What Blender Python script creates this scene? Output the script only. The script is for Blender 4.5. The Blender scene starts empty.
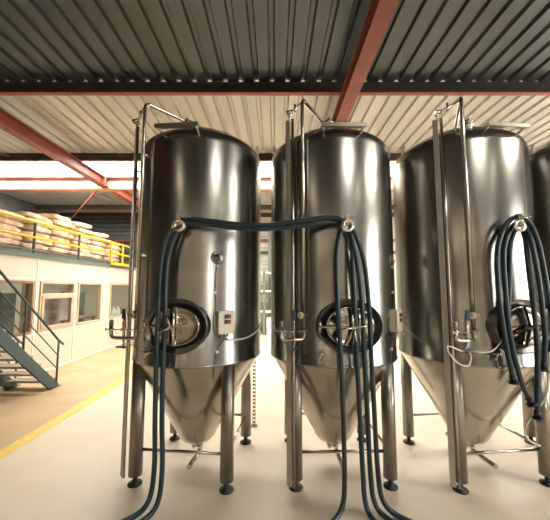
import bpy, bmesh, math, random
from mathutils import Vector, Matrix
rnd = random.Random(7)
PI = math.pi
C = bpy.context.scene.collection
R = math.radians

# ------------------------------------------------------------------ camera
PITCH = R(5.2); F = 308.0; CAMZ = 1.9
cd = bpy.data.cameras.new('camera'); cam = bpy.data.objects.new('camera', cd); C.objects.link(cam)
cd.sensor_fit = 'HORIZONTAL'; cd.sensor_width = 36; cd.lens = F / 550 * 36
cam.location = (0, 0, CAMZ); cam.rotation_euler = (PI / 2 + PITCH, 0, 0)
bpy.context.scene.camera = cam

def W(px, py, Y):
    """world point at depth Y that the photo shows at pixel px,py"""
    u = (px - 275) / F; v = -(py - 260) / F
    dy = math.cos(PITCH) - v * math.sin(PITCH); dz = math.sin(PITCH) + v * math.cos(PITCH)
    return Vector((u / dy * Y, Y, CAMZ + dz / dy * Y))

# ------------------------------------------------------------------ materials
def mat(name, col, rough=.5, metal=0., noise=0., nscale=8., stretch=(1, 1, 1), bump=0., bscale=30., rvar=0., col2=None, spec=None, bstretch=(1, 1, 1)):
    m = bpy.data.materials.new(name); m.use_nodes = True
    nt = m.node_tree; b = nt.nodes['Principled BSDF']
    b.inputs['Base Color'].default_value = (*col, 1)
    b.inputs['Roughness'].default_value = rough
    b.inputs['Metallic'].default_value = metal
    if spec is not None: b.inputs['Specular IOR Level'].default_value = spec
    tc = nt.nodes.new('ShaderNodeTexCoord')
    def nz(scale, st, det=4):
        mp = nt.nodes.new('ShaderNodeMapping'); mp.inputs['Scale'].default_value = st
        nt.links.new(tc.outputs['Object'], mp.inputs['Vector'])
        n = nt.nodes.new('ShaderNodeTexNoise'); n.inputs['Scale'].default_value = scale; n.inputs['Detail'].default_value = det
        nt.links.new(mp.outputs['Vector'], n.inputs['Vector']); return n
    if noise > 0 or col2:
        n = nz(nscale, stretch)
        r = nt.nodes.new('ShaderNodeValToRGB')
        c2 = col2 if col2 else tuple(max(0, c * (1 - noise)) for c in col)
        r.color_ramp.elements[0].position = .35; r.color_ramp.elements[0].color = (*c2, 1)
        r.color_ramp.elements[1].position = .65; r.color_ramp.elements[1].color = (*col, 1)
        nt.links.new(n.outputs['Fac'], r.inputs['Fac']); nt.links.new(r.outputs['Color'], b.inputs['Base Color'])
    if rvar > 0:
        n = nz(nscale * 1.3, stretch)
        mr = nt.nodes.new('ShaderNodeMapRange'); mr.inputs['From Min'].default_value = .3; mr.inputs['From Max'].default_value = .7
        mr.inputs['To Min'].default_value = rough - rvar; mr.inputs['To Max'].default_value = rough + rvar
        nt.links.new(n.outputs['Fac'], mr.inputs['Value']); nt.links.new(mr.outputs['Result'], b.inputs['Roughness'])
    if bump > 0:
        n = nz(bscale, bstretch, 2)
        bp = nt.nodes.new('ShaderNodeBump'); bp.inputs['Strength'].default_value = bump; bp.inputs['Distance'].default_value = .01
        nt.links.new(n.outputs['Fac'], bp.inputs['Height']); nt.links.new(bp.outputs['Normal'], b.inputs['Normal'])
    return m

M = {}
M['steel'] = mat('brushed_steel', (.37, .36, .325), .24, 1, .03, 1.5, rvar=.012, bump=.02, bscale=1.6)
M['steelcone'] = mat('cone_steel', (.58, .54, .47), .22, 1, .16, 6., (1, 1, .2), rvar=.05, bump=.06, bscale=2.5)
M['steelpipe'] = mat('pipe_steel', (.58, .54, .48), .2, 1, .1, 6, bump=.05)
M['satin'] = mat('satin_bar', (.60, .56, .49), .5, .55, .15, 8)
M['steelleg'] = mat('leg_steel', (.36, .33, .29), .34, 1, .25, 5, (1, 1, .4), rvar=.07)
M['steeldoor'] = mat('door_steel', (.50, .47, .42), .16, 1, .15, 5, bump=.25, bscale=5)
M['darkmetal'] = mat('dark_metal', (.035, .035, .035), .4, .6, .3, 20)
M['steelring'] = mat('ring_steel', (.20, .19, .17), .3, 1, .15, 4)
M['rubber'] = mat('black_rubber', (.015, .015, .016), .55, 0, .3, 20)
M['hose'] = mat('teal_hose', (.016, .040, .052), .36, 0, .25, 14)
M['blue'] = mat('blue_handle', (.02, .07, .14), .4, 0, .2, 20)
M['boxwhite'] = mat('box_plastic', (.74, .69, .57), .4, 0, .06, 10)
M['switchred'] = mat('red_switch', (.55, .03, .04), .35, 0, .1, 20)
M['black'] = mat('black_plastic', (.02, .02, .02), .4, 0, .2, 20)
M['cable'] = mat('white_cable', (.8, .76, .64), .45, 0, .05, 20)
M['greycable'] = mat('grey_cable', (.12, .11, .10), .5, 0, .05, 20)
M['orange'] = mat('orange_cap', (.6, .16, .03), .5, 0, .1, 20)
M['redsteel'] = mat('red_oxide_paint', (.25, .052, .028), .5, 0, .25, 4)
M['redlight'] = mat('salmon_paint', (.50, .20, .12), .5, 0, .25, 4)
M['darksteel'] = mat('dark_beam_tone', (.05, .035, .03), .5, 0, .3, 6)  # unlit look of the purlin webs put into the colour; also lower girt
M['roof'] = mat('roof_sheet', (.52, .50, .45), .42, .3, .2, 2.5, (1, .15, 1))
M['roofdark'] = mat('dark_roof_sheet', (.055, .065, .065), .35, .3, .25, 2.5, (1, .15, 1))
M['wallsheet'] = mat('wall_sheet', (.62, .62, .56), .5, .1, .15, 3)
M['louvre'] = mat('dark_louvre', (.10, .11, .11), .5, .1, .3, 3)
M['wallplain'] = mat('hall_wall', (.12, .11, .10), .7, 0, .25, 1.5)
M['walldark'] = mat('hall_wall_dark', (.05, .046, .04), .75, 0, .25, 1.5)
M['floor'] = mat('floor_epoxy', (.74, .64, .50), .42, 0, .0, .9, col2=(.69, .57, .42), rvar=.08)
M['floorlane'] = mat('floor_lane', (.62, .44, .26), .5, 0, .0, 1.4, col2=(.50, .35, .20))
M['yellowline'] = mat('yellow_line', (.85, .62, .14), .5, 0, .15, 12)
M['yellow'] = mat('yellow_paint', (.88, .56, .02), .4, 0, .1, 12)
M['greypaint'] = mat('grey_green_paint', (.17, .20, .18), .5, 0, .12, 8)
M['stairpaint'] = mat('blue_grey_paint', (.05, .085, .095), .45, .1, .15, 12)
M['tread'] = mat('tread_grating', (.42, .36, .28), .6, .3, .3, 60)
M['panel'] = mat('cream_panel', (.66, .60, .49), .5, 0, .05, 3)
M['white'] = mat('white_frame', (.84, .80, .70), .5, 0, .04, 6)
M['tan'] = mat('tan_frame', (.60, .47, .33), .5, 0, .15, 6)
M['wood'] = mat('brown_wood', (.36, .20, .11), .55, 0, .4, 6, (1, 1, .2))
M['sack'] = mat('sack_paper', (.82, .70, .55), .75, 0, .0, 6, col2=(.58, .38, .24), bump=.9, bscale=7)
M['pallet'] = mat('pallet_wood', (.45, .30, .18), .7, 0, .4, 10)
M['interior'] = mat('office_interior', (.66, .62, .54), .7, 0, .25, 1.2)
M['pink'] = mat('mottled_screen', (.62, .50, .48), .6, 0, .0, 3.2, col2=(.42, .25, .30))
M['slate'] = mat('slate_board', (.10, .12, .12), .6, 0, .3, 3)

def glass(name, col=(1, 1, 1), tr=.0):
    m = bpy.data.materials.new(name); m.use_nodes = True; nt = m.node_tree; nt.nodes.clear()
    o = nt.nodes.new('ShaderNodeOutputMaterial'); t = nt.nodes.new('ShaderNodeBsdfTransparent'); t.inputs['Color'].default_value = (*col, 1)
    if tr > 0:
        g = nt.nodes.new('ShaderNodeBsdfTranslucent'); g.inputs['Color'].default_value = (.9, .87, .8, 1)
        mx = nt.nodes.new('ShaderNodeMixShader'); mx.inputs[0].default_value = tr
    else:
        g = nt.nodes.new('ShaderNodeBsdfGlossy'); g.inputs['Roughness'].default_value = .03
        lw = nt.nodes.new('ShaderNodeLayerWeight'); pw = nt.nodes.new('ShaderNodeMath'); pw.operation = 'POWER'; pw.inputs[1].default_value = 5
        nt.links.new(lw.outputs['Facing'], pw.inputs[0]); fr = nt.nodes.new('ShaderNodeMapRange'); fr.inputs['To Min'].default_value = .04; fr.inputs['To Max'].default_value = .9
        nt.links.new(pw.outputs[0], fr.inputs['Value'])
        mx = nt.nodes.new('ShaderNodeMixShader'); nt.links.new(fr.outputs[0], mx.inputs[0])
    nt.links.new(t.outputs[0], mx.inputs[1]); nt.links.new(g.outputs[0], mx.inputs[2]); nt.links.new(mx.outputs[0], o.inputs[0])
    return m
M['glass'] = glass('window_glass', (.86, .9, .88))
M['skysheet'] = glass('skylight_sheet', (.95, .95, .93), .35)

def emis(name, col, s):
    m = bpy.data.materials.new(name); m.use_nodes = True; nt = m.node_tree; nt.nodes.clear()
    o = nt.nodes.new('ShaderNodeOutputMaterial'); e = nt.nodes.new('ShaderNodeEmission')
    e.inputs[0].default_value = (*col, 1); e.inputs[1].default_value = s
    nt.links.new(e.outputs[0], o.inputs[0]); return m
M['tube'] = emis('lamp_tube', (1, .9, .75), 10)
M['addedtube'] = emis('added_lamp_tube', (1, .86, .66), 38)
M['officetube'] = emis('added_office_lamp_tube', (1, .95, .86), 32)

# ------------------------------------------------------------------ mesh builder
def frames(pts, closed=False):
    n = len(pts); T = []
    for i in range(n):
        a = pts[(i - 1) % n] if (closed or i > 0) else pts[0]
        b = pts[(i + 1) % n] if (closed or i < n - 1) else pts[-1]
        T.append((b - a).normalized())
    up = Vector((0, 0, 1)) if abs(T[0].z) < .9 else Vector((1, 0, 0))
    N = (up - T[0] * up.dot(T[0])).normalized(); out = []
    for i in range(n):
        N = (N - T[i] * N.dot(T[i])).normalized()
        out.append((T[i], N, T[i].cross(N)))
    return out

def spline(pts, k=8):
    pts = [Vector(p) for p in pts]; P = [pts[0] * 2 - pts[1]] + pts + [pts[-1] * 2 - pts[-2]]; out = []
    for i in range(1, len(P) - 2):
        a, b, c, d = P[i - 1:i + 3]
        for j in range(k):
            t = j / k
            out.append(.5 * ((2 * b) + (c - a) * t + (2 * a - 5 * b + 4 * c - d) * t * t + (3 * b - a - 3 * c + d) * t ** 3))
    out.append(pts[-1]); return out

def fillet(pts, r, k=6):
    """polyline with rounded corners"""
    pts = [Vector(p) for p in pts]; out = [pts[0]]
    for i in range(1, len(pts) - 1):
        a = pts[i - 1] - pts[i]; b = pts[i + 1] - pts[i]
        rr = min(r, a.length * .45, b.length * .45)
        p0 = pts[i] + a.normalized() * rr; p1 = pts[i] + b.normalized() * rr
        for j in range(k + 1):
            t = j / k; out.append(p0 * (1 - t) ** 2 + pts[i] * 2 * t * (1 - t) + p1 * t * t)
    out.append(pts[-1]); return out

class MB:
    def __init__(s, xf=None): s.v = []; s.f = []; s.sm = []; s.xf = xf
    def box(s, lo, hi, mtx=None):
        b = len(s.v)
        for x in (lo[0], hi[0]):
            for y in (lo[1], hi[1]):
                for z in (lo[2], hi[2]):
                    p = Vector((x, y, z)); s.v.append(mtx @ p if mtx else p)
        for q in ((0, 1, 3, 2), (4, 6, 7, 5), (0, 4, 5, 1), (2, 3, 7, 6), (0, 2, 6, 4), (1, 5, 7, 3)):
            s.f.append([b + i for i in q]); s.sm.append(False)
        return s
    def tube(s, pts, r, n=12, closed=False, cap=True, sm=True):
        pts = [Vector(p) for p in pts]; fr = frames(pts, closed); b = len(s.v)
        for i, p in enumerate(pts):
            T, N, B = fr[i]; ri = r[i] if isinstance(r, (list, tuple)) else r
            for j in range(n):
                a = 2 * PI * j / n; s.v.append(p + (N * math.cos(a) + B * math.sin(a)) * ri)
        m = len(pts)
        for i in range(m if closed else m - 1):
            for j in range(n):
                i2 = (i + 1) % m; j2 = (j + 1) % n
                s.f.append([b + i * n + j, b + i * n + j2, b + i2 * n + j2, b + i2 * n + j]); s.sm.append(sm)
        if cap and not closed:
            s.f.append([b + j for j in range(n)][::-1]); s.f.append([b + (m - 1) * n + j for j in range(n)]); s.sm += [False, False]
        return s
    def lathe(s, prof, n=64, mtx=None, sx=1, sy=1, caps=(False, False)):
        b = len(s.v)
        for (r, z) in prof:
            for j in range(n):
                a = 2 * PI * j / n; p = Vector((r * math.cos(a) * sx, r * math.sin(a) * sy, z)); s.v.append(mtx @ p if mtx else p)
        for i in range(len(prof) - 1):
            for j in range(n):
                j2 = (j + 1) % n
                s.f.append([b + i * n + j, b + i * n + j2, b + (i + 1) * n + j2, b + (i + 1) * n + j]); s.sm.append(True)
        if caps[0]: s.f.append([b + j for j in range(n)][::-1]); s.sm.append(False)
        if caps[1]: s.f.append([b + (len(prof) - 1) * n + j for j in range(n)]); s.sm.append(False)
        return s
    def ering(s, prof, n=64, mtx=None, a0=1., b0=1.):
        """profile of (inset, height) swept round an ellipse of half axes a0,b0"""
        b = len(s.v)
        for (d, z) in prof:
            for j in range(n):
                a = 2 * PI * j / n; p = Vector(((a0 - d) * math.cos(a), (b0 - d) * math.sin(a), z)); s.v.append(mtx @ p if mtx else p)
        for i in range(len(prof) - 1):
            for j in range(n):
                j2 = (j + 1) % n
                s.f.append([b + i * n + j, b + i * n + j2, b + (i + 1) * n + j2, b + (i + 1) * n + j]); s.sm.append(True)
        return s
    def cyl(s, a, b, r, n=16): return s.tube([a, b], r, n)
    def strip(s, prof, y0, y1, mtx=None, sm=False, axis='y'):
        """open 2D profile (x,z) swept along y"""
        b = len(s.v)
        for y in (y0, y1):
            for (x, z) in prof:
                p = Vector((x, y, z)); s.v.append(mtx @ p if mtx else p)
        n = len(prof)
        for i in range(n - 1): s.f.append([b + i, b + i + 1, b + n + i + 1, b + n + i]); s.sm.append(sm)
        return s
    def prism(s, poly, lo, hi, mtx=None):
        """closed 2D polygon (x,y) extruded in z"""
        b = len(s.v); n = len(poly)
        for z in (lo, hi):
            for (x, y) in poly:
                p = Vector((x, y, z)); s.v.append(mtx @ p if mtx else p)
        s.f.append([b + i for i in range(n)][::-1]); s.f.append([b + n + i for i in range(n)]); s.sm += [False, False]
        for i in range(n):
            j = (i + 1) % n; s.f.append([b + i, b + j, b + n + j, b + n + i]); s.sm.append(False)
        return s
    def build(s, name, m, parent=None, bevel=0, kind=None, fixn=True):
        me = bpy.data.meshes.new(name)
        vs = [s.xf(v) if s.xf else v for v in s.v]
        me.from_pydata([tuple(v) for v in vs], [], s.f); me.materials.append(m)
        for p, q in zip(me.polygons, s.sm): p.use_smooth = q
        if fixn:
            bm = bmesh.new(); bm.from_mesh(me); bmesh.ops.recalc_face_normals(bm, faces=bm.faces); bm.to_mesh(me); bm.free()
        o = bpy.data.objects.new(name, me); C.objects.link(o)
        if parent: o.parent = parent
        if bevel:
            md = o.modifiers.new('bevel', 'BEVEL'); md.width = bevel; md.segments = 2; md.limit_method = 'ANGLE'
        if kind: o['kind'] = kind
        return o

def tag(o, label, cat, group=None):
    o['label'] = label; o['category'] = cat
    if group: o['group'] = group
    return o
def empty(name, loc, label, cat, group=None, rz=0):
    o = bpy.data.objects.new(name, None); C.objects.link(o); o.location = loc; o.rotation_euler = (0, 0, rz)
    o.empty_display_size = .1
    return tag(o, label, cat, group)
def struct(o): o['kind'] = 'structure'; return o

# ------------------------------------------------------------------ hall dimensions
XL, XR, YB, YF = -9.5, 9.5, -11.0, 14.0     # hall walls
ZR = 5.2                                      # roof sheet underside
PZ0, PZ1 = 5.0, 5.2                           # purlins
BZ0, BZ1 = 4.70, 4.94                          # rafters
SK0, SK1 = 7.45, 9.9                          # skylight bay

def ribs(x0, x1, z, pitch=.25, d=.045):
    p = []; x = x0
    while x < x1:
        p += [(x, z), (x + pitch * .62, z), (x + pitch * .70, z + d), (x + pitch * .92, z + d)]
        x += pitch
    p.append((x, z)); return p
def ribsheet(name, x0, x1, y0, y1, m):
    s = MB(); s.strip(ribs(x0, x1, ZR), y0, y1); o = s.build(name, m, fixn=False); struct(o)
    md = o.modifiers.new('t', 'SOLIDIFY'); md.thickness = .004; return o
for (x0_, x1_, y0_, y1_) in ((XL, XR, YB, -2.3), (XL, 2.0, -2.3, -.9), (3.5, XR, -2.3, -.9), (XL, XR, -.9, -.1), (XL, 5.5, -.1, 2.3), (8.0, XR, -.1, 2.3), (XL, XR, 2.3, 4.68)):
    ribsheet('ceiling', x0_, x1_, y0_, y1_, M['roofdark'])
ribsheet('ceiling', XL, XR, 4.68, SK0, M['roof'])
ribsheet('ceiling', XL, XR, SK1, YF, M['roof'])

# floor: slab, lane, line
struct(MB().box((XL, YB, -.2), (XR, YF, 0)).build('floor', M['floor']))
LX = -3.22
struct(MB().box((-5.2, YB, -.01), (LX, YF, .003)).build('floor_lane', M['floorlane']))
tag(MB().box((LX, YB + .5, -.005), (LX + .17, YF - .3, .006)).build('floor_line', M['yellowline']), 'yellow safety line painted along the floor beside the offices', 'floor marking')

# walls
def wall(name, lo, hi, m): return struct(MB().box(lo, hi).build(name, m))
wall('wall_left', (XL - .2, YB, 0), (XL, YF, 5.25), M['wallplain'])
# back wall : ribbed sheet, light below and dark louvred above
def hrib(z0, z1, pitch, d, y):
    p = []; z = z0
    while z < z1: p += [(y, z), (y, z + pitch * .6), (y + d, z + pitch * .7), (y + d, z + pitch * .92)]; z += pitch
    p.append((y, z1)); return p
mx = Matrix(((0, 1, 0, 0), (1, 0, 0, 0), (0, 0, 1, 0), (0, 0, 0, 1)))
bw = struct(MB().box((XL, YF + .08, 0), (XR, YF + .25, 5.25)).build('wall_back', M['wallsheet']))
struct(MB().strip(hrib(.9, 5.2, .19, .05, YF), -3.0, XR, mx).build('wall_back_cladding', M['wallsheet']))
struct(MB().strip(hrib(.9, 5.2, .19, .05, YF), XL, -3.0, mx).build('wall_back_louvres', M['louvre']))
struct(MB().box((XL, YF - .05, 0), (XR, YF + .1, .9)).build('wall_back_plinth', M['wallsheet']))

# wall behind the camera, with a big loading door opening to daylight
def wall_open(name, axis, pos, th, a0, a1, z1, holes, m):
    """wall along axis with rectangular holes (a,b,z0,z1), sorted, not overlapping in a"""
    s = MB()
    def bx(a, b, c, d):
        if b - a < 1e-4 or d - c < 1e-4: return
        if axis == 'x': s.box((a, pos, c), (b, pos + th, d))
        else: s.box((pos, a, c), (pos + th, b, d))
    cols = sorted(set((h[0], h[1]) for h in holes)); cur = a0
    for (a, b) in cols:
        bx(cur, a, 0, z1); zz = 0
        for h in sorted([h for h in holes if h[0] == a], key=lambda h: h[2]):
            bx(a, b, zz, h[2]); zz = h[3]
        bx(a, b, zz, z1); cur = b
    bx(cur, a1, 0, z1)
    return struct(s.build(name, m))
front_holes = [(6.6, 8.4, 1.5, 3.9)]
right_holes = [(-1.9, 1.5, 1.5, 3.9), (7.4, 9.2, 1.2, 4.4)]
wall_open('wall_front', 'x', YB - .2, .2, XL, XR, 5.25, front_holes, M['walldark'])
wall_open('wall_right', 'y', XR, .2, YB, YF, 5.25, right_holes, M['walldark'])

wall('wall_front_reflector', (XL, YB, 0), (6.5, YB + .06, 3.0), M['white'])  # added pale panel behind the camera, lightens the reflections low on the tanks
wall('wall_right_reflector', (XR - .06, YB, 0), (XR, -2.0, 2.6), M['panel'])  # second added panel, out of view, also lightens the tank reflections
# area portals so the daylight comes cleanly through the openings
def portal(loc, rot, sx, sy, n):
    l = bpy.data.lights.new(n, 'AREA'); l.shape = 'RECTANGLE'; l.size = sx; l.size_y = sy; l.cycles.is_portal = True
    o = bpy.data.objects.new(n, l); C.objects.link(o); o.location = loc; o.rotation_euler = rot
for h in front_holes:
    portal(((h[0] + h[1]) / 2, YB - .1, (h[2] + h[3]) / 2), (R(90), 0, 0), h[1] - h[0], h[3] - h[2], 'window_daylight')
for h in right_holes:
    portal((XR + .1, (h[0] + h[1]) / 2, (h[2] + h[3]) / 2), (R(90), 0, R(90)), h[1] - h[0], h[3] - h[2], 'window_daylight')
for (x0_, x1_, y0_, y1_) in ((2.0, 3.5, -2.3, -.9), (5.5, 8.0, -.1, 2.3)):
    portal(((x0_ + x1_) / 2, (y0_ + y1_) / 2, ZR + .08), (0, 0, 0), x1_ - x0_, y1_ - y0_, 'skylight_daylight')
    struct(MB().strip(ribs(x0_, x1_, ZR), y0_, y1_).build('window_%d' % (6 if x0_ < 3 else 7), M['skysheet'], fixn=False))
portal(((XL + XR) / 2, (SK0 + SK1) / 2, ZR + .06), (0, 0, 0), XR - XL, SK1 - SK0, 'skylight_daylight')
WN = 10
for h in front_holes + right_holes:
    r = h in right_holes
    s = MB(); t = .05; a, b, c, d = h
    for (p, q, u, v) in ((a, b, c, c + t), (a, b, d - t, d), (a, a + t, c, d), (b - t, b, c, d), ((a + b) / 2 - t / 2, (a + b) / 2 + t / 2, c, d)):
        s.box((XR + .02, p, u), (XR + .08, q, v)) if r else s.box((p, YB - .08, u), (q, YB - .02, v))
    struct(s.build('window_%d' % WN, M['white'])); WN += 1
# translucent ribbed skylight sheets
o = MB().strip(ribs(XL, XR, ZR), SK0, SK1).build('window_5', M['skysheet'], fixn=False); struct(o)

# ------------------------------------------------------------------ steel frame of the roof
def ibeam_prof(w, z0, z1, t=.014, tw=.012):
    h = w / 2
    return [(-h, z0), (h, z0), (h, z0 + t), (tw, z0 + t), (tw, z1 - t), (h, z1 - t), (h, z1), (-h, z1), (-h, z1 - t), (-tw, z1 - t), (-tw, z0 + t), (-h, z0 + t)]
MYZ = Matrix(((0, 0, 1, 0), (1, 0, 0, 0), (0, 1, 0, 0), (0, 0, 0, 1)))   # prism(x,y)->(y,z), z->x
MXZ = Matrix(((1, 0, 0, 0), (0, 0, 1, 0), (0, 1, 0, 0), (0, 0, 0, 1)))   # prism(x,y)->(x,z), z->y
def rafter(x, label):
    r = empty('roof_rafter', (x, 0, BZ0), label, 'roof beam', 'red rafters under the roof')
    MB().prism([(a, z - BZ0) for a, z in ibeam_prof(.19, BZ0, BZ1)], YB, YF, MXZ).build('beam', M['redsteel'], r)
    return r
RXL, RXR = -4.75, 1.12
r1 = rafter(RXL, 'long red steel rafter running back over the offices at left')
p = MB()
p.box((-.11, 8.2, -.02), (.11, 8.23, .26))
p.build('splice_plate', M['redlight'], r1)
rafter(RXR, 'red steel rafter crossing the ceiling above the middle tank')
rafter(7.0, 'red steel rafter beyond the rightmost tank')
ys = [-9.9, -7.4, -5.0, -2.6, -.1, 2.45, 4.68, 7.3, 9.75, 12.0, 13.3]
names = {4.68: 'dark purlin with red bottom flange spanning the ceiling above all tanks', 7.3: 'dark roof purlin at the near edge of the bright skylight',
         12.0: 'dark purlin far back beyond the skylight', 13.3: 'farthest dark purlin close to the far wall', 2.45: 'dark purlin overhead nearest the camera'}
for y in ys:
    if y == 9.75: continue
    lab = names.get(y, 'dark roof purlin behind the camera, %s bay from the front wall' % {-9.9: 'first', -7.4: 'second', -5.0: 'third', -2.6: 'fourth', -.1: 'fifth'}.get(y, ''))
    b = empty('roof_purlin', (0, y, PZ0), lab, 'roof beam', 'purlins under the roof')
    h = .08
    MB().box((XL, -.006, .012), (XR, .006, .2)).build('web', M['darksteel'], b)  # web coloured near-black to carry its shade
    MB().box((XL, -h / 2, 0), (XR, h / 2, .014)).build('bottom_flange', M['redsteel'], b)
# cross girder at the far side of the skylight : salmon flanges, pale web
b = empty('cross_girder', (0, 8.38, 4.61), 'salmon red girder with pale web crossing at the far edge of the skylight', 'roof beam')
MB().box((XL, .04, .03), (XR, .06, .35)).build('web', M['panel'], b)
MB().box((XL, -.08, .345), (XR, .10, .38)).build('top_flange', M['redlight'], b)
MB().box((XL, -.08, 0), (XR, .10, .035)).build('bottom_flange', M['redlight'], b)
for z in (4.0, 3.45):
    g = MB().box((XL, YF - .14, z), (XR, YF - .02, z + .12)).build('wall_girt', M['redsteel'] if z > 3.7 else M['darksteel'])
    tag(g, ('red' if z > 3.7 else 'dark, lower') + ' horizontal girt on the far ribbed wall', 'wall beam', 'girts on the far wall')
# thin red brace rods
tag(MB().cyl(W(-8, 152, 7.05), W(66, 169, 8.25), .018, 8).build('brace_rod', M['redlight']), 'thin red diagonal rod under the skylight at left', 'brace')
tag(MB().cyl(W(97, 190, 8.9), W(72, 218, 10.6), .028, 8).build('brace_rod', M['redsteel']), 'red brace running down from the left rafter above the sacks', 'brace')
# far columns
for x, l in ((-4.75, 'red column on the far wall behind the left rafter'), (-.2, 'grey column on the far wall seen between the left and middle tanks'), (7.0, 'red column on the far wall behind the right tanks')):
    tag(MB().prism([(a, z) for a, z in ibeam_prof(.2, -.1, .1)], 0, 4.66, Matrix.Translation((x, YF - .3, 0))).build('steel_column', M['greypaint'] if x == -.2 else M['redsteel']), l, 'column')

# ------------------------------------------------------------------ ceiling lamps (reflected in the tanks)
def lamp(x, y, label, L=1.5, tm='tube'):
    r = empty('ceiling_lamp', (x, y, 4.5), label, 'lamp', 'fluorescent lamps behind the camera')
    MB().box((-.12, -L / 2, 0), (.12, L / 2, .06)).build('housing', M['white'], r)
    MB().cyl((0, -L / 2 + .04, -.03), (0, L / 2 - .04, -.03), .025, 10).build('tube', M[tm], r)
    for yy in (-L * .4, L * .4): MB().cyl((0, yy, .06), (0, yy, .5), .004, 6).build('hanger', M['darkmetal'], r)
lamp(4.4, -1.2, 'fluorescent lamp hanging right of the camera')
for i, xx in enumerate((-6.5, -3.2, 0.2, 3.4)):  # added lamps, out of view, to lighten the wall mirrored in the tanks
    lamp(xx, -9.3, 'added fluorescent lamp near the front wall, %s from the left' % ('first', 'second', 'third', 'fourth')[i], 2.6, 'addedtube')
lamp(-3.0, -1.2, 'fluorescent lamp hanging left of the camera')

# ------------------------------------------------------------------ offices under the mezzanine, left
OX = -5.2; OY0, OY1 = 2.6, 12.6; OT = 2.55
hole = [(4.5, 6.66), (6.84, 8.0), (8.16, 9.25), (9.75, 11.3)]
WZ0, WZ1 = .93, 2.05
wall_open('wall_office', 'y', OX - .1, .1, OY0, OY1, OT, [(a, b, WZ0, WZ1) for a, b in hole], M['panel'])
s = MB()
for (z, t) in ((2.09, .03), (WZ0 - .05, .035), (.02, .05)): s.box((OX, OY0, z), (OX + .012, OY1, z + t))
for yy in (5.2, 6.72, 8.05, 9.35, 9.62, 11.4): s.box((OX, yy, 0), (OX + .014, yy + .035, OT))
struct(s.build('trim_1', M['white']))
for i, (a, b) in enumerate(hole):
    s = MB(); t = .05
    for (p, q, u, v) in ((a, b, WZ0, WZ0 + t), (a, b, WZ1 - t, WZ1), (a, a + t, WZ0 + t, WZ1 - t), (b - t, b, WZ0 + t, WZ1 - t)): s.box((OX - .08, p, u), (OX + .025, q, v))
    if i == 1: s.box((OX - .06, a, 1.72), (OX + .03, b, 1.78))
    w = struct(s.build('window_%d' % (i + 1), M['tan'] if i != 0 else M['wood']))
    if i == 1:
        s = MB()
        for (p, q, u, v) in ((a + .05, b - .05, WZ0 + .05, WZ0 + .11), (a + .05, b - .05, 1.66, 1.72), (a + .05, a + .12, WZ0 + .1, 1.68), (b - .12, b - .05, WZ0 + .1, 1.68)): s.box((OX - .03, p, u), (OX + .04, q, v))
        s.build('sash', M['tan'], w)
    MB().box((OX - .055, a + t, WZ0 + t), (OX - .05, b - t, WZ1 - t)).build('pane', M['glass'], w)
# office room
wall('wall_office_rear', (-8.3, OY0, 0), (-8.2, OY1, OT), M['interior'])
wall('wall_office_near', (-8.2, OY0 - .1, 0), (OX, OY0, OT), M['panel'])
wall('wall_office_far', (-8.2, OY1, 0), (OX, OY1 + .1, OT), M['panel'])
wall('ceiling_office', (-8.2, OY0, OT - .05), (OX - .1, OY1, OT), M['white'])
for i, yy in enumerate((6.0, 8.6, 10.9)):  # added strip lamps, unseen, to brighten the rooms behind the windows
    r = empty('added_office_lamp', (-6.4, yy, OT - .05), 'added strip lamp on the office ceiling, %s from the stairs' % ('first', 'second', 'third')[i], 'lamp', 'added office ceiling lamps')
    MB().box((-.1, -.5, -.05), (.1, .5, .0)).build('housing', M['white'], r)
    MB().box((-.07, -.46, -.058), (.07, .46, -.05)).build('diffuser', M['officetube'], r)
# things seen in the office windows
tag(MB().box((-5.75, 7.02, 0), (-5.62, 7.25, OT - .05)).build('timber_post', M['wood'], bevel=.006), 'brown timber post inside the first office window', 'post')
tag(MB().box((-5.5, 6.74, 0), (-5.42, 6.82, OT - .05)).build('timber_post', M['wood'], bevel=.004), 'narrow brown timber post between first and second office windows', 'post')
tag(MB().box((-6.45, 6.5, 0), (-6.38, 7.65, 1.78)).build('slate_board', M['slate'], bevel=.005), 'dark board standing inside the first office window', 'board')
tag(MB().box((-5.74, 7.55, 0), (-5.70, 8.6, 1.72)).build('mottled_screen', M['pink']), 'mottled pink screen behind the second office window', 'screen')
tag(MB().box((-6.86, 9.95, 0), (-6.80, 11.1, 1.78)).build('slate_board', M['slate'], bevel=.005), 'dark board inside the third office window', 'board')
d = empty('office_desk', (-6.0, 9.2, 0), 'wooden desk edge inside the third office window', 'desk')
MB().box((-.35, -.9, 1.0), (.35, .7, 1.04)).build('desktop', M['wood'], d)
for a, b in ((-.3, -.8), (.3, -.8), (-.3, .6), (.3, .6)): MB().box((a - .03, b - .03, 0), (a + .03, b + .03, 1.0)).build('leg', M['wood'], d)
for k in range(2):
    j = MB().lathe([(.0, 0), (.07, 0), (.07, .2), (.03, .26), (.03, .30), (0, .30)], 16).build('white_jug', M['white'])
    j.location = (-5.45, 10.5 + k * .28, WZ0 + .05 - .0)
    tag(j, 'white container on the fourth office window ledge, ' + ('nearer' if k == 0 else 'farther') + ' one', 'container')
tag(MB().box((-5.6, 10.3, WZ0), (-5.3, 11.1, WZ0 + .05)).build('window_ledge', M['white']), 'white ledge inside the fourth office window', 'shelf')

# mezzanine deck
struct(MB().box((XL, OY0, OT), (OX - .02, OY1, 2.64)).build('floor_mezzanine', M['greypaint']))
tag(MB().prism([(-.06, 0), (.03, 0), (.03, .012), (-.02, .012), (-.02, .15), (.03, .15), (.03, .165), (-.06, .165)], OY0, OY1, Matrix.Translation((OX + .02, 0, OT)) @ MXZ).build('edge_beam', M['greypaint']),
    'grey channel beam along the mezzanine edge above the offices', 'beam')
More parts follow.
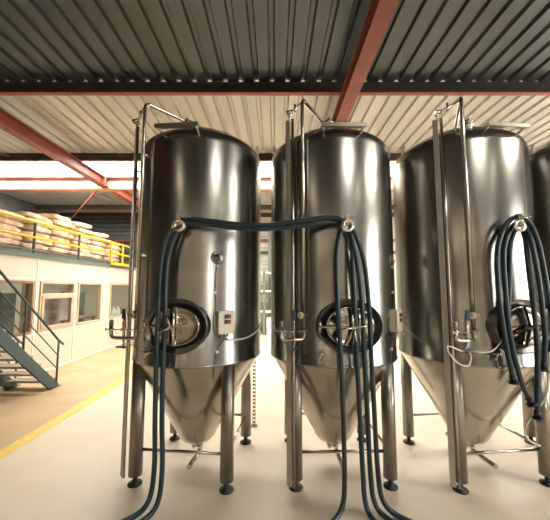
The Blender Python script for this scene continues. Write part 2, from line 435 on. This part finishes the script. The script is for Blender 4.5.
# railing
r = empty('guard_railing', (OX + .02, 0, 2.71), 'yellow two-rail guard railing with grey posts in front of the sacks', 'railing')
GZ = [3.33, 2.985]
for z in GZ:
    MB().cyl((0, OY0, z - 2.71), (0, 9.55, z - 2.71), .026, 12).build('rail', M['yellow'], r)
for yy in (3.8, 5.2, 6.6, 8.12):
    MB().box((-.035, yy - .04, -.06), (-.02, yy + .04, GZ[0] - 2.71)).box((-.035, yy - .04, -.06), (.02, yy - .03, GZ[0] - 2.71)).build('post', M['greypaint'], r)
g = empty('mezzanine_gate', (OX + .04, 9.6, 2.66), 'yellow safety gate at the end of the mezzanine railing', 'gate')
s = MB()
for z in (.02, .66): s.box((-.02, 0, z), (.02, 1.5, z + .05))
for y in (0, .75, 1.45): s.box((-.02, y, .0), (.02, y + .06, .7))
s.box((-.02, 0, .33), (.02, 1.5, .38)); s.build('gate_frame', M['yellow'], g)
MB().box((-.03, 0, -.02), (.03, 1.5, .02)).build('kick_plate', M['yellow'], g)

# ------------------------------------------------------------------ sacks of malt
def sack_mesh(seed):
    rr = random.Random(seed); bm = bmesh.new(); bmesh.ops.create_cube(bm, size=1)
    bmesh.ops.subdivide_edges(bm, edges=bm.edges[:], cuts=5, use_grid_fill=True)
    ph = [rr.uniform(0, 6) for _ in range(6)]
    for v in bm.verts:
        x, y, z = v.co * 2
        e = max(abs(x), abs(y))
        th = (1 - .35 * abs(y) ** 5) * (1 - .35 * abs(x) ** 4)
        v.co.x = x * .235 * (1 - .10 * abs(y) ** 3) + .012 * math.sin(5 * y + ph[0])
        v.co.y = y * .385 * (1 - .06 * abs(x) ** 3) + .012 * math.sin(5 * x + ph[1])
        v.co.z = z * .070 * th + .009 * math.sin(6 * x + ph[2]) * math.cos(5 * y + ph[3]) + .008 * math.sin(9 * y + ph[4])
    me = bpy.data.meshes.new('sack'); bm.to_mesh(me); bm.free(); me.materials.append(M['sack'])
    for p in me.polygons: p.use_smooth = True
    return me
SM = [sack_mesh(i) for i in range(4)]
stacks = [  # y start, columns, layers in front of row, stack phrase
    ('nearest stack at left', 5.05, [4, 5], 3),
    ('tall stack behind first rail post', 6.62, [6, 7], 6),
    ('tall stack behind second rail post', 8.25, [7, 6], 6),
    ('low stack beside yellow gate', 9.85, [5], 4)]
ordw = ['bottom', 'second', 'third', 'fourth', 'fifth', 'sixth', 'seventh', 'eighth']
for (ph, y0, cols, rear) in stacks:
    n = len(cols); L = .74
    pz = 2.64
    p = empty('wooden_pallet', (-5.85, y0 + L * n / 2, pz), 'wooden pallet under the malt sacks, ' + ph, 'pallet', 'pallets on the mezzanine')
    MB().box((-.5, -L * n / 2, .09), (.5, L * n / 2, .12)).build('deck', M['pallet'], p)
    s = MB()
    for x in (-.45, 0, .45): s.box((x - .05, -L * n / 2, 0), (x + .05, L * n / 2, .09))
    s.build('bearer', M['pallet'], p)
    for c, nl in enumerate(cols):
        for row in range(2):
            ll = nl if row == 0 else min(nl, rear)
            for k in range(ll):
                o = bpy.data.objects.new('malt_sack', SM[rnd.randrange(4)]); C.objects.link(o)
                o.location = (-5.6 - row * .47 + rnd.uniform(-.06, .05), y0 + L * (c + .5) + (.06 if k % 2 else -.04) + rnd.uniform(-.03, .03), pz + .12 + .075 + k * .137)
                o.rotation_euler = (rnd.uniform(-.03, .03), rnd.uniform(-.03, .03), rnd.uniform(-.14, .14) + (PI if rnd.random() < .5 else 0))
                if k == ll - 1: o.rotation_euler[0] += rnd.uniform(-.08, .08)
                side = '' if n == 1 else (', nearer column' if c == 0 else ', farther column')
                tag(o, 'malt sack, %s layer of %s%s%s' % (ordw[k], ph, side, '' if row == 0 else ', back row'), 'sack', 'malt sacks on the mezzanine')

# ------------------------------------------------------------------ stairs
st = empty('steel_staircase', (-4.24, 6.14, 0), 'blue-grey steel staircase with open treads in front of the offices', 'staircase')
G, RS = .2, .18; NT = 14
xa, xb = -.80, 0.0
def onst(x, t, dz=0): return Vector((x, -t * G, t * RS + dz))
for x in (xa, xb):
    poly = [(.06, 0), (.06, .05), (-NT * G, NT * RS + .1), (-NT * G - .0, NT * RS - .14), (-.17, 0)]
    MB().prism(poly, x - .02, x + .02, MYZ).build('stringer', M['stairpaint'], st, bevel=.004)
for k in range(1, NT):
    s = MB(); y = -k * G; s.box((xa + .02, y - .01, k * RS - .05), (xb - .02, y + .22, k * RS - .012)); s.build('tread', M['tread'], st)
for x, e in ((xb + .0, 0), (xa, 0)):
    s = MB(); a = Vector((x, .02, .0)); b = a + Vector((0, 0, .88)); top = onst(x, NT, .88 + .02)
    s.tube([b + Vector((0, .14, -.10)), b, top], .02, 10); s.build('handrail', M['stairpaint'], st)
    for f in (.33, .62):
        MB().tube([Vector((x, .02, .88 * f + .05)), onst(x, NT, .88 * f + .05)], .011, 8).build('mid_rail', M['stairpaint'], st)
    for t in (-.1, 4.2, 8.5, 12.8):
        q = onst(x, t); MB().cyl(q + Vector((0, 0, 0)), q + Vector((0, 0, .89)), .018, 10).build('post', M['stairpaint'], st)
for x in (xa, xb): MB().box((x - .06, -.2, 0), (x + .06, .1, .012)).build('foot_plate', M['stairpaint'], st)

# ------------------------------------------------------------------ fermentation tanks
K = 1.078; ZF = .1375; TD = 3.59
TR = .643
def xf(v): return Vector((v.x * K, v.y * K, (v.z - ZF) * K))
def P(deg, r, z): a = R(deg); return Vector((r * math.sin(a), -r * math.cos(a), z))
def FR(deg, r, z):
    """matrix whose local x = tangent (right), y = up, z = outward"""
    a = R(deg); t = Vector((math.cos(a), math.sin(a), 0)); n = Vector((math.sin(a), -math.cos(a), 0)); u = Vector((0, 0, 1)); p = P(deg, r, z)
    return Matrix(((t.x, u.x, n.x, p.x), (t.y, u.y, n.y, p.y), (t.z, u.z, n.z, p.z), (0, 0, 0, 1)))
ZB, ZS, DH = 1.215, 3.265, .345    # bottom of the shell, shoulder, dome height
def T(): return MB(xf)
def arc_cable(pts, r, n=8): return T().tube(spline(pts, 8), r, n)

def make_tank(x, rot, label, manway, hook, pipe, bar, box, plate, legs0, handle_rot=0, mdir=0, mlen=.2, bars='cross', probe=True, wht=False):
    t = empty('fermentation_tank', (x, TD, 0), label, 'tank', 'steel fermentation tanks', R(rot))
    pr = [(TR - .03, ZB + .004), (TR + .005, ZB), (TR + .007, ZB + .006), (TR + .006, ZB + .02), (TR, ZB + .03), (TR, ZB + .8), (TR, ZB + 1.4), (TR, ZS - .02), (TR, ZS)]
    T().lathe(pr, 128).build('shell', M['steel'], t)
    kr = .14; ka = R(62)
    dp = [(TR - kr + kr * math.cos(ka * i / 10), ZS + kr * math.sin(ka * i / 10)) for i in range(11)]
    r0, z0 = dp[-1]
    for i in range(1, 13):
        u = i / 12; dp.append((max(.001, r0 * (1 - u)), z0 + (ZS + DH - z0) * (1 - (1 - u) ** 2)))
    T().lathe(dp, 128).build('dome', M['steel'], t)
    cp = [(TR - .012, ZB + .01), (TR - .02, ZB - .02), (.205, .455), (.185, .41), (.155, .375), (.11, .35), (.05, .34), (.001, .34)]
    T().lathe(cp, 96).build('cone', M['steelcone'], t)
    dr = T().lathe([(.05, .30), (.05, .345)], 20, caps=(True, True))
    dr.tube(fillet([(0.03, 0, .31), (0.03, 0, .24), (.03, -.30, .24)], .05), .024, 10).tube(fillet([(-.04, 0, .31), (-.04, 0, .27), (-.04, .3, .27)], .04), .02, 10)
    dr.build('drain_outlet', M['steelpipe'], t)
    # legs
    la = [legs0 + 90 * i for i in range(4)]
    for i, a in enumerate(la):
        b = P(a, .598, 0); s = T()
        s.lathe([(.060, .22), (.060, ZB - .004), (.02, ZB - .002)], 28, Matrix.Translation((b.x, b.y, 0)), caps=(True, False))
        lg = s.build('leg', M['steelleg'], t)
        T().lathe([(.062, ZF), (.062, ZF + .012), (.022, ZF + .022), (.018, .225)], 24, Matrix.Translation((b.x, b.y, 0)), caps=(True, True)).build('foot', M['rubber'], lg)
        # shaped pad where the leg meets the cone
        m = FR(a, .60, ZB - .10)
    for i in (0, 2, 3):       # low braces between legs (none across the front)
        pass
    zb = .44
    for i in range(4):
        if i == 3: continue
        a, b = P(la[i], .598, zb), P(la[(i + 1) % 4], .598, zb)
        T().cyl(a, b, .014, 10).build('brace', M['steelpipe'], t)
    # manway
    mw = FR(manway, TR, 1.575)
    s = T(); s.ering([(.0, -.11), (.0, .030), (.004, .040), (.009, .042), (.014, .036), (.04, .016), (.064, .002), (.07, -.01)], 72, mw, .285, .232)
    man = s.build('manway_ring', M['steelring'], t)
    s = T(); s.ering([(.0, .0), (.0, .02), (.010, .030), (.02, .030)], 72, mw, .222, .168); s.build('gasket', M['rubber'], man)
    s = T(); s.ering([(.0, .006), (.0, .028), (.008, .034), (.016, .033), (.022, .029), (.08, .042), (.1679, .050)], 72, mw, .212, .168)
    door = s.build('manway_door', M['steeldoor'], man)
    hm = mw @ Matrix.Rotation(R(handle_rot), 4, 'Z')
    if bars == 'cross':
        s = T(); s.tube([hm @ Vector(q) for q in spline([(-.02, .17, .03), (.0, .10, .07), (.005, 0, .085), (0, -.10, .07), (-.02, -.17, .03)], 5)], .010, 8)
        s.build('yoke_bar', M['steelpipe'], door)
        s = T()
        s.cyl(mw @ Vector((.0, 0, .05)), mw @ Vector((0, 0, .13)), .016, 12)
        for a in (20, 110, 200, 290):
            s.tube([hm @ Vector((0, 0, .12)), hm @ Vector((.11 * math.cos(R(a)), .11 * math.sin(R(a)), .135))], [.011, .007], 8)
        s.build('handle', M['steelpipe'], door)
        s = T(); s.tube([mw @ Vector(q) for q in ((-.27, 0, .05), (-.16, 0, .06), (0, 0, .09))], .012, 8); s.cyl(mw @ Vector((-.265, -.05, .045)), mw @ Vector((-.265, .05, .045)), .014, 10)
        s.build('hinge_arm', M['steelpipe'], door)
    else:
        s = T(); c = Vector((.0, 0, .09))
        for a in (88, 205, 268, 350): s.tube([mw @ c, mw @ Vector((.18 * math.cos(R(a)), .165 * math.sin(R(a)), .045))], .011, 8)
        s.build('yoke_bar', M['darkmetal'], door)
        s = T(); s.cyl(mw @ Vector((0, 0, .05)), mw @ Vector((0, 0, .12)), .016, 12)
        for a in (10, 190): s.tube([mw @ Vector((0, 0, .115)), mw @ Vector((.1 * math.cos(R(a)), .1 * math.sin(R(a)), .12))], .008, 8)
        s.build('handle', M['darkmetal'], door)
    # hose hook : peg, disc with an eye, clamp and lever
    hk = FR(hook, TR, 2.435)
    s = T(); s.cyl(hk @ Vector((0, 0, -.01)), hk @ Vector((0, 0, .16)), .016, 12)
    h = s.build('hose_hook', M['steelpipe'], t)
    s = T(); s.lathe([(.014, .135), (.045, .135), (.050, .142), (.050, .152), (.045, .158), (.030, .158), (.026, .150), (.014, .150)], 28, hk @ Matrix.Translation((0, -.012, 0)))
    s.tube([hk @ Vector((.05 * math.cos(R(a)), -.012 + .05 * math.sin(R(a)), .147)) for a in range(0, 360, 20)], .009, 8, closed=True)
    s.build('end_disc', M['steelpipe'], h)
    s = T(); s.box((-.016, .03, .125), (.016, .085, .16), hk); s.tube([hk @ Vector(q) for q in ((.01, .06, .14), (.06, .055, .145), (.09, .062, .15))], .005, 8)
    s.lathe([(0, -.01), (.011, -.006), (.011, .006), (0, .01)], 10, hk @ Matrix.Translation((.095, .063, .15)))
    s.build('clamp_lever', M['steelpipe'], h)
    # cleaning pipe : from the valve manifold up and over into the dome
    zt = 3.66
    pb = P(pipe, TR + .05, 1.62); pt = P(pipe, TR + .05, zt)
    cen = Vector((0, 0, ZS + DH + .03))
    lo = P(pipe, TR + .05, 1.50); cb = P(bar + 8, TR + .06, 1.45)
    path = [P(pipe, TR + .05, 1.53), pt, cen + Vector((0, -.05, .02)), cen + Vector((0, 0, -.1))]
    pp = T().tube(fillet(path, .06), .0165, 14).build('cleaning_pipe', M['steelpipe'], t)
    for z in (3.15, 2.2): T().box((-.012, -.012, -.055), (.012, .012, 0), FR(pipe, TR + .045, z)).build('pipe_bracket', M['steelpipe'], pp)
    # level bar and tubes left of it
    rb = TR + .05
    m = FR(bar, rb, 0); ztb = 3.50
    lb = T().box((-.026, .20, -.008), (.020, ztb, .012), m).build('level_bar', M['satin'], t, bevel=.002)
    for z in (3.05, 2.1, 1.35): T().box((-.012, z, -.058), (.012, z + .02, 0), m).build('bar_bracket', M['steelpipe'], lb)
    m2 = FR(bar + 3.8, rb - .006, 0)
    vt = T().tube([m2 @ Vector((0, z, 0)) for z in (.2, 1.3, 2.4, 3.5)], .013, 10).build('cable_duct', M['steelpipe'], t)
    m3 = FR(bar - 1, rb + .0, 0)
    # link at the top between the bar tube and the pipe, with a valve
    a = P(bar + 1, rb, ztb + .06); b = P(pipe, TR + .05, zt - .03)
    s = T(); s.tube([P(bar + 1, rb, ztb - .02), a, b], .010, 8)
    s.cyl(a + Vector((-.03, -.02, 0)), a + Vector((.03, -.02, .012)), .02, 10)
    mid = a.lerp(b, .45); s.cyl(mid + Vector((0, 0, -.03)), mid + Vector((0, 0, .045)), .010, 8)
    s.lathe([(.0, -.012), (.026, -.012), (.026, .012), (0, .012)], 14, Matrix.Translation(a) @ Matrix.Rotation(R(90), 4, 'X'))
    s.build('pressure_valve', M['steelpipe'], t)
    # manifold : U pipe with cross bar, gauge and handle
    zm = 1.53; zu = 1.455
    base = P(pipe, TR + .05, 0); fw = Vector((0, -.022, 0)); lf = Vector((-math.cos(R(mdir)), -math.sin(R(mdir)), 0))
    def U_(d, z, f=0.): q = base + lf * d + fw * (min(1, d / .06) + f); return Vector((q.x, q.y, z))
    ml = mlen
    un = T().tube(fillet([U_(ml, zm + .03), U_(ml, zu), U_(ml * .5, zu), U_(0, zu), U_(0, zm + .02)], .05), .0165, 12).build('valve_manifold', M['steelpipe'], t)
    T().tube([U_(-.03, zm, 1), U_(ml + .04, zm, 1)], .0045, 6).build('clamp_rod', M['steelpipe'], un)
    for d_ in (0, ml * .5, ml): T().lathe([(.0, -.012), (.022, -.010), (.022, .010), (0, .012)], 14, Matrix.Translation(U_(d_, zm))).build('clamp', M['steelpipe'], un)
    for d_ in (-.03, .035, ml - .035, ml + .04): T().cyl(U_(d_, zm - .014, 1), U_(d_, zm + .014, 1), .006, 6).build('wing_nut', M['steelpipe'], un)
    q = U_(ml, 0); T().lathe([(.019, zm + .025), (.019, zm + .075), (.014, zm + .08), (.014, zm + .085)], 14, Matrix.Translation(q), caps=(True, True)).build('hose_tail', M['steelleg'], un)
    s = T(); s.cyl(U_(ml * .45, zu), U_(ml * .45, 1.66), .012, 10); s.cyl(U_(ml * .45, zu), U_(ml * .45, 1.36), .010, 10); s.build('riser', M['steelpipe'], un)
    q = U_(ml * .45, 0, .7); T().box((q.x - .014, q.y - .008, 1.625), (q.x + .014, q.y + .006, 1.715)).build('valve_handle', M['blue'], un, bevel=.003)
    T().box((q.x - .06, q.y - .004, 1.372), (q.x + .03, q.y + .008, 1.388)).build('lower_lever', M['blue'], un)
    if rot < 0:
        T().lathe([(.017, 1.545), (.017, 1.60)], 12, Matrix.Translation(U_(ml * .45, 0)), caps=(True, True)).build('orange_cap', M['orange'], un)['label'] = 'orange cap'
    # gauge on the pipe
    gm = FR(pipe - 1, TR + .085, 1.665)
    ga = T().lathe([(.0, -.02), (.034, -.02), (.036, .004), (.032, .008), (.030, .004), (0, .004)], 24, gm).build('pressure_gauge', M['steelpipe'], t)
    s = T(); s.lathe([(0, .0045), (.029, .0045), (.029, .006), (0, .006)], 20, gm); s.build('dial', M['boxwhite'], ga)
    T().box((-.003, -.002, .0065), (.003, .022, .0085), gm @ Matrix.Rotation(R(40), 4, 'Z')).build('needle', M['black'], ga)
    T().cyl(gm @ Vector((.03, .005, -.01)), gm @ Vector((.07, .012, -.012)), .005, 8).build('bleed_screw', M['steelpipe'], ga)
    # sample valve low on the shell
    sm_ = FR((manway + pipe) / 2 - 4, TR, 1.345)
    s = T(); s.cyl(sm_ @ Vector((0, 0, -.01)), sm_ @ Vector((0, 0, .06)), .014, 12)
    s.cyl(sm_ @ Vector((0, 0, .05)), sm_ @ Vector((-.02, -.05, .055)), .010, 10)
    s.cyl(sm_ @ Vector((-.045, .012, .06)), sm_ @ Vector((.04, -.008, .06)), .006, 8)
    s.lathe([(0, .055), (.02, .055), (.02, .07), (0, .07)], 14, sm_); s.build('sample_valve', M['steelpipe'], t)
    # ladder rail at the shoulder front
    s = T(); yb = 0; zr = 3.34
    s.box((-.20, -.735, zr - .018), (.20, -.710, zr + .018)); rl = s.build('ladder_rail', M['steelleg'], t, bevel=.004)
    s = T(); s.box((-.20, -.72, zr + .0), (.20, -.665, zr + .014)); s.build('top_lip', M['steelleg'], rl)
    for sx in (-.165, .165):
        T().tube([(sx * 1.08, -.72, zr), (sx, -.585, ZS + .04)], .011, 8).build('rail_bracket', M['steelpipe'], rl)
    # fittings on the dome
    s = T(); c = (-.06, -.30, 0)
    s.lathe([(.05, 3.50), (.05, 3.57), (.065, 3.575), (.065, 3.59), (.03, 3.595), (.03, 3.615), (0, 3.62)], 20, Matrix.Translation(c))
    s.cyl((c[0] - .08, c[1], 3.60), (c[0] + .08, c[1], 3.60), .009, 8); s.cyl((c[0], c[1] - .05, 3.615), (c[0] + .02, c[1] + .04, 3.62), .012, 8); s.build('relief_valve', M['steelpipe'], t)
    s = T(); s.lathe([(.19, 3.50), (.19, 3.60), (.20, 3.605), (.20, 3.625), (.0, 3.64)], 32, Matrix.Translation((.12, .12, 0))); s.build('top_hatch', M['steel'], t)
    for a_ in (-88, 92):
        m = FR(a_, TR - .035, ZS + .06)
        s = T(); s.tube([m @ Vector((.028 * math.cos(R(q)), .10 + .028 * math.sin(R(q)), 0)) for q in range(0, 360, 24)], .011, 8, closed=True); s.box((-.022, -.02, -.008), (.022, .085, .008), m)
        s.build('lifting_lug', M['boxwhite'], t)
    # temperature plate, cable, control box
    pl = FR(plate, TR, 2.17)
    s = T(); s.lathe([(0, .012), (.02, .010), (.022, .006), (.050, .006), (.058, .004), (.060, -.006)], 28, pl); s.cyl(pl @ Vector((0, 0, 0)), pl @ Vector((0, 0, .03)), .006, 10)
    pt_ = s.build('probe_plate', M['steelring'], t)
    bz0, bz1 = 1.50, 1.70; bw_ = .075
    bm_ = FR(box, TR - .012, 0)
    bx = T().box((-bw_, bz0, 0), (bw_, bz1, .085), bm_).build('control_box', M['boxwhite'], t, bevel=.006)
    s = T(); s.box((-bw_ - .001, bz0 + .012, .062), (bw_ + .001, bz1 - .012, .066), bm_); s.build('lid_seam', M['greycable'], bx)
    for i in range(2):
        z = bz1 - .065 - i * .045
        sw = T().box((-.022, z, .085), (.038, z + .034, .092), bm_).build('switch', M['black'], bx, bevel=.002)
        T().box((.008, z + .008, .091), (.030, z + .026, .097), bm_).build('rocker', M['switchred'], sw, bevel=.002)
    s = T()
    for a_, z in ((-.065, bz0 + .012), (.065, bz0 + .012), (-.065, bz1 - .012), (.065, bz1 - .012)): s.lathe([(.005, .084), (.005, .088), (0, .088)], 8, bm_ @ Matrix.Translation((a_, z, 0)))
    s.build('lid_screw', M['greycable'], bx)
    for a_ in (-.03, .0, .03): T().cyl(bm_ @ Vector((a_, bz0 - .022, .04)), bm_ @ Vector((a_, bz0, .04)), .010, 10).build('cable_gland', M['greycable'], bx)
    l1 = bm_ @ Vector((-.05, bz0 + .03, .02))
    pts = [P(plate, TR + .03, 2.165), P(plate - .5, TR + .012, 2.10), P(plate - 1.5, TR + .008, 1.95), P(plate - 1, TR + .008, 1.75), P(box - 8.5, TR + .008, 1.60), P(box - 7, TR + .012, 1.50), bm_ @ Vector((-.03, bz0 - .045, .035)), bm_ @ Vector((-.03, bz0 - .01, .04))]
    arc_cable(pts, .0042, 6).build('probe_cable', M['greycable'], t)
    pts = [bm_ @ Vector((0, bz0 - .01, .04)), bm_ @ Vector((0, bz0 - .05, .035)), P(box - 4, TR + .006, 1.38), P(box - 7, TR + .006, ZB + .03), P(box - 6, TR - .05, ZB - .14)]
    arc_cable(pts, .0038, 6).build('lower_probe_cable', M['greycable'], t)
    s = T()
    for a_, z in ((plate - .5, 2.10), (plate - 1.5, 1.86), (box - 5, 1.345)):
        s.box((-.012, -.012, 0), (.012, .012, .012), FR(a_, TR, z))
    s.build('cable_clip', M['boxwhite'], t)
    pts = [bm_ @ Vector((.03, bz0 - .01, .04)), bm_ @ Vector((.03, bz0 - .05, .03)), P(box + 10, TR + .012, 1.435), P(box + 22, TR + .012, 1.435), P(box + 38, TR + .012, 1.47), P(box + 60, TR + .012, 1.52), P(box + 85, TR + .012, 1.6)]
    arc_cable(pts, .0085, 8).build('supply_cable', M['cable'], t)
    return t

make_tank(-.863, -6, 'leftmost steel fermentation tank with two hoses over its hook', 1.8, 5.5, -33, -53, 38, 32, -45, mdir=-8, mlen=.25)
make_tank(.647, 1, 'second steel tank from the left with control box at its right side', 2.5, -.5, -31, -44, 50, 54, -45, handle_rot=-12, mdir=-2)
make_tank(2.156, 6, 'third steel tank from the left with three hoses looped on its hook', 4.5, -2.5, -30, -48, 50, 55, -45, bars='x', mdir=4)
make_tank(3.666, 6, 'rightmost steel tank, mostly cut off at the right edge', 4.5, 0, -30, -48, 50, 55, -45, mdir=4)

# ------------------------------------------------------------------ hoses
HR = .0215
def hose(pts, label, ends=(False, False), group='teal hoses on the tanks'):
    path = spline([W(*p) if isinstance(p, tuple) and len(p) == 3 else Vector(p[1]) for p in pts], 8)
    o = tag(MB().tube(path, HR, 12).build('hose', M['hose']), label, 'hose', group)
    for k, e in enumerate(ends):
        if not e: continue
        a, b = (path[0], path[1]) if k == 0 else (path[-1], path[-2])
        d = (a - b).normalized(); s = MB(); s.cyl(a - d * .03, a + d * .035, HR * 1.25, 14); s.cyl(a + d * .03, a + d * .045, HR * 1.9, 16)
        s.build('coupling', M['darkmetal'], o)
    return o
Yh = 2.79
def dn(x, y, Y=Yh): return (x, y, Y)
# floor ends lie below the frame
def F_(px, dx): 
    a = W(px, 443, Yh); return ['w', (a.x + dx * .0, Yh, .35)], ['w', (a.x + dx * .2, Yh - .03, .10)], ['w', (a.x + dx, Yh - .12, .024)], ['w', (a.x + dx * 2.6, Yh - .3, .024)]
hose([*F_(155, -.18)[::-1], dn(155, 420), dn(156, 370), dn(158, 320), dn(160, 275), dn(164, 248), dn(171, 229), dn(181, 219, 2.80), dn(200, 219.5), dn(235, 224), dn(268, 225), dn(300, 221), dn(325, 217.5),
      dn(340, 219), dn(352, 229), dn(360, 247), dn(365, 268), dn(369, 305), dn(371, 350), dn(374, 405), *F_(377, .2)],
     'teal hose running high across the gap, upper of two, outermost strand at the middle tank')
hose([*F_(163, -.1)[::-1], dn(162, 420), dn(163, 370), dn(165, 320), dn(166, 275), dn(169.5, 252), dn(176, 234), dn(185, 224.5), dn(202, 224), dn(235, 228), dn(268, 229), dn(300, 226), dn(325, 222.5, 2.80),
      dn(338, 223, 2.83), dn(348, 231, 2.83), dn(354, 248), dn(358, 268), dn(362, 305), dn(364, 350), dn(367, 405), *F_(369.5, .12)],
     'teal hose running across the gap between left and middle tanks, lower of two')
hose([*F_(344, -.12)[::-1], dn(343, 410), dn(341, 360), dn(338, 310), dn(336.5, 270), dn(337, 250), dn(340, 234), dn(345, 226.5, 2.84), dn(350, 235, 2.84), dn(352, 252, 2.8), dn(353, 275), dn(355, 310), dn(356.5, 350), dn(359, 400), *F_(362, .05)],
     'teal hose looped only over the middle tank hook, its left strand alone')
# bundle on the third tank
Y3 = 2.78
hose([(513, 378, Y3), (508, 355, Y3), (502, 320, Y3), (498, 285, Y3), (497, 255, Y3), (501, 235, Y3), (509, 221, Y3), (519, 217, Y3 + .01), (530, 224, Y3), (538, 242, Y3), (544, 270, Y3), (549, 300, Y3), (555, 335, Y3), (562, 380, Y3), (568, 430, Y3), (570, 470, Y3)],
     'outermost teal hose looped on the third tank hook, passing out at the right edge', (True, True), 'hoses on the third tank')
hose([(530, 400, Y3), (522, 384, Y3), (513, 350, Y3), (508, 320, Y3), (505, 285, Y3), (503.5, 255, Y3), (507, 237, Y3), (513, 226, Y3 + .03), (520, 222.5, Y3 + .03), (528, 232, Y3 + .02), (533, 250, Y3), (538, 275, Y3), (542, 305, Y3), (545, 335, Y3), (544, 366, Y3)],
     'middle teal hose looped on the third tank, left end reaching lowest on that side', (True, True), 'hoses on the third tank')
hose([(507, 345, Y3 + .035), (508, 310, Y3 + .035), (509.5, 280, Y3 + .035), (509.5, 258, Y3 + .035), (511, 242, Y3 + .05), (515, 231, Y3 + .06), (520.5, 228, Y3 + .07), (525, 238, Y3 + .06), (527, 255, Y3 + .045), (530, 280, Y3 + .035), (534, 310, Y3 + .02), (537, 345, Y3), (537.5, 380, Y3), (537.5, 414, Y3)],
     'innermost teal hose looped on the third tank, right end hanging lowest', (True, True), 'hoses on the third tank')
# thin white tubes on the third tank
Yw = 2.86
w = [(469, 341, Yw), (464, 351, Yw), (452, 347, Yw - .05), (447, 347, Yw - .05), (449, 353, Yw - .06), (458, 363, Yw - .06), (468, 366, Yw - .05), (471, 358, Yw), (470, 351, Yw), (480, 352.5, Yw - .05), (492, 351, Yw - .05), (500, 343, Yw - .05), (505, 333, Yw - .06)]
tag(MB().tube(spline([W(*p) for p in w], 8), .0065, 8).build('thin_tube', M['cable']), 'thin white tube looping below the valve manifold of the third tank', 'tube')
w = [(549, 352, 2.85), (549, 375, 2.85), (546, 395, 2.86), (537, 410, 2.9), (528, 422, 3.0), (525, 433, 3.05), (530, 441, 3.1), (540, 446, 3.1)]
tag(MB().tube(spline([W(*p) for p in w], 8), .008, 8).build('thin_tube', M['cable']), 'white tube curling down beside the right leg of the third tank', 'tube')

# slotted rack post standing behind the left tank
fp = W(254, 423, 4.45)
sp = empty('slotted_post', (fp.x, 4.45, 0), 'slim slotted steel post on the floor between left and middle tanks', 'post')
s = MB()
s.box((-.02, -.002, .02), (-.012, .002, 1.5)); s.box((.012, -.002, .02), (.02, .002, 1.5)); z = .04
while z < 1.5: s.box((-.013, -.002, z), (.013, .002, z + .025)); z += .05
s.box((-.02, .0, .02), (-.017, .03, 1.5)); s.build('upright', M['steelleg'], sp)
MB().box((-.05, -.04, 0), (.05, .04, .012)).cyl((0, 0, .01), (0, 0, .03), .01).build('base_plate', M['steelleg'], sp)

# storage racks on the far wall between the tanks
rk = empty('storage_rack', (-.45, 13.0, 0), 'pale storage rack against the far wall between left and middle tanks', 'rack')
for x in (-1.2, .0, 1.2):
    MB().box((x - .04, -.3, 0), (x + .04, -.22, 2.6)).box((x - .04, .22, 0), (x + .04, .3, 2.6)).build('upright', M['greypaint'], rk)
for z in (.9, 1.75, 2.5): MB().box((-1.24, -.3, z), (1.24, .3, z + .06)).build('shelf', M['white'], rk)
tag(MB().box((-1.4, 12.75, 0), (-.6, 13.2, .75)).build('grey_crate', M['greypaint'], bevel=.03), 'grey crate on the floor under the far storage rack', 'crate')
tag(MB().box((-.35, 12.75, 0), (.4, 13.2, .7)).build('white_crate', M['white'], bevel=.03), 'white crate on the floor under the far storage rack', 'crate')

# ------------------------------------------------------------------ light & view
w = bpy.data.worlds.new('sky'); bpy.context.scene.world = w; w.use_nodes = True
bg = w.node_tree.nodes['Background']; bg.inputs[0].default_value = (1.0, .965, .91, 1); bg.inputs[1].default_value = 9.0
sc = bpy.context.scene
sc.view_settings.view_transform = 'Standard'; sc.view_settings.look = 'None'; sc.view_settings.gamma = 1
sc.view_settings.exposure = 1.1; sc.view_settings.use_curve_mapping = False
sc.cycles.use_denoising = True
sc.cycles.max_bounces = 10; sc.cycles.diffuse_bounces = 5; sc.cycles.glossy_bounces = 6; sc.cycles.transparent_max_bounces = 12
sc.cycles.sample_clamp_indirect = 8
sc.cycles.caustics_reflective = False; sc.cycles.caustics_refractive = False
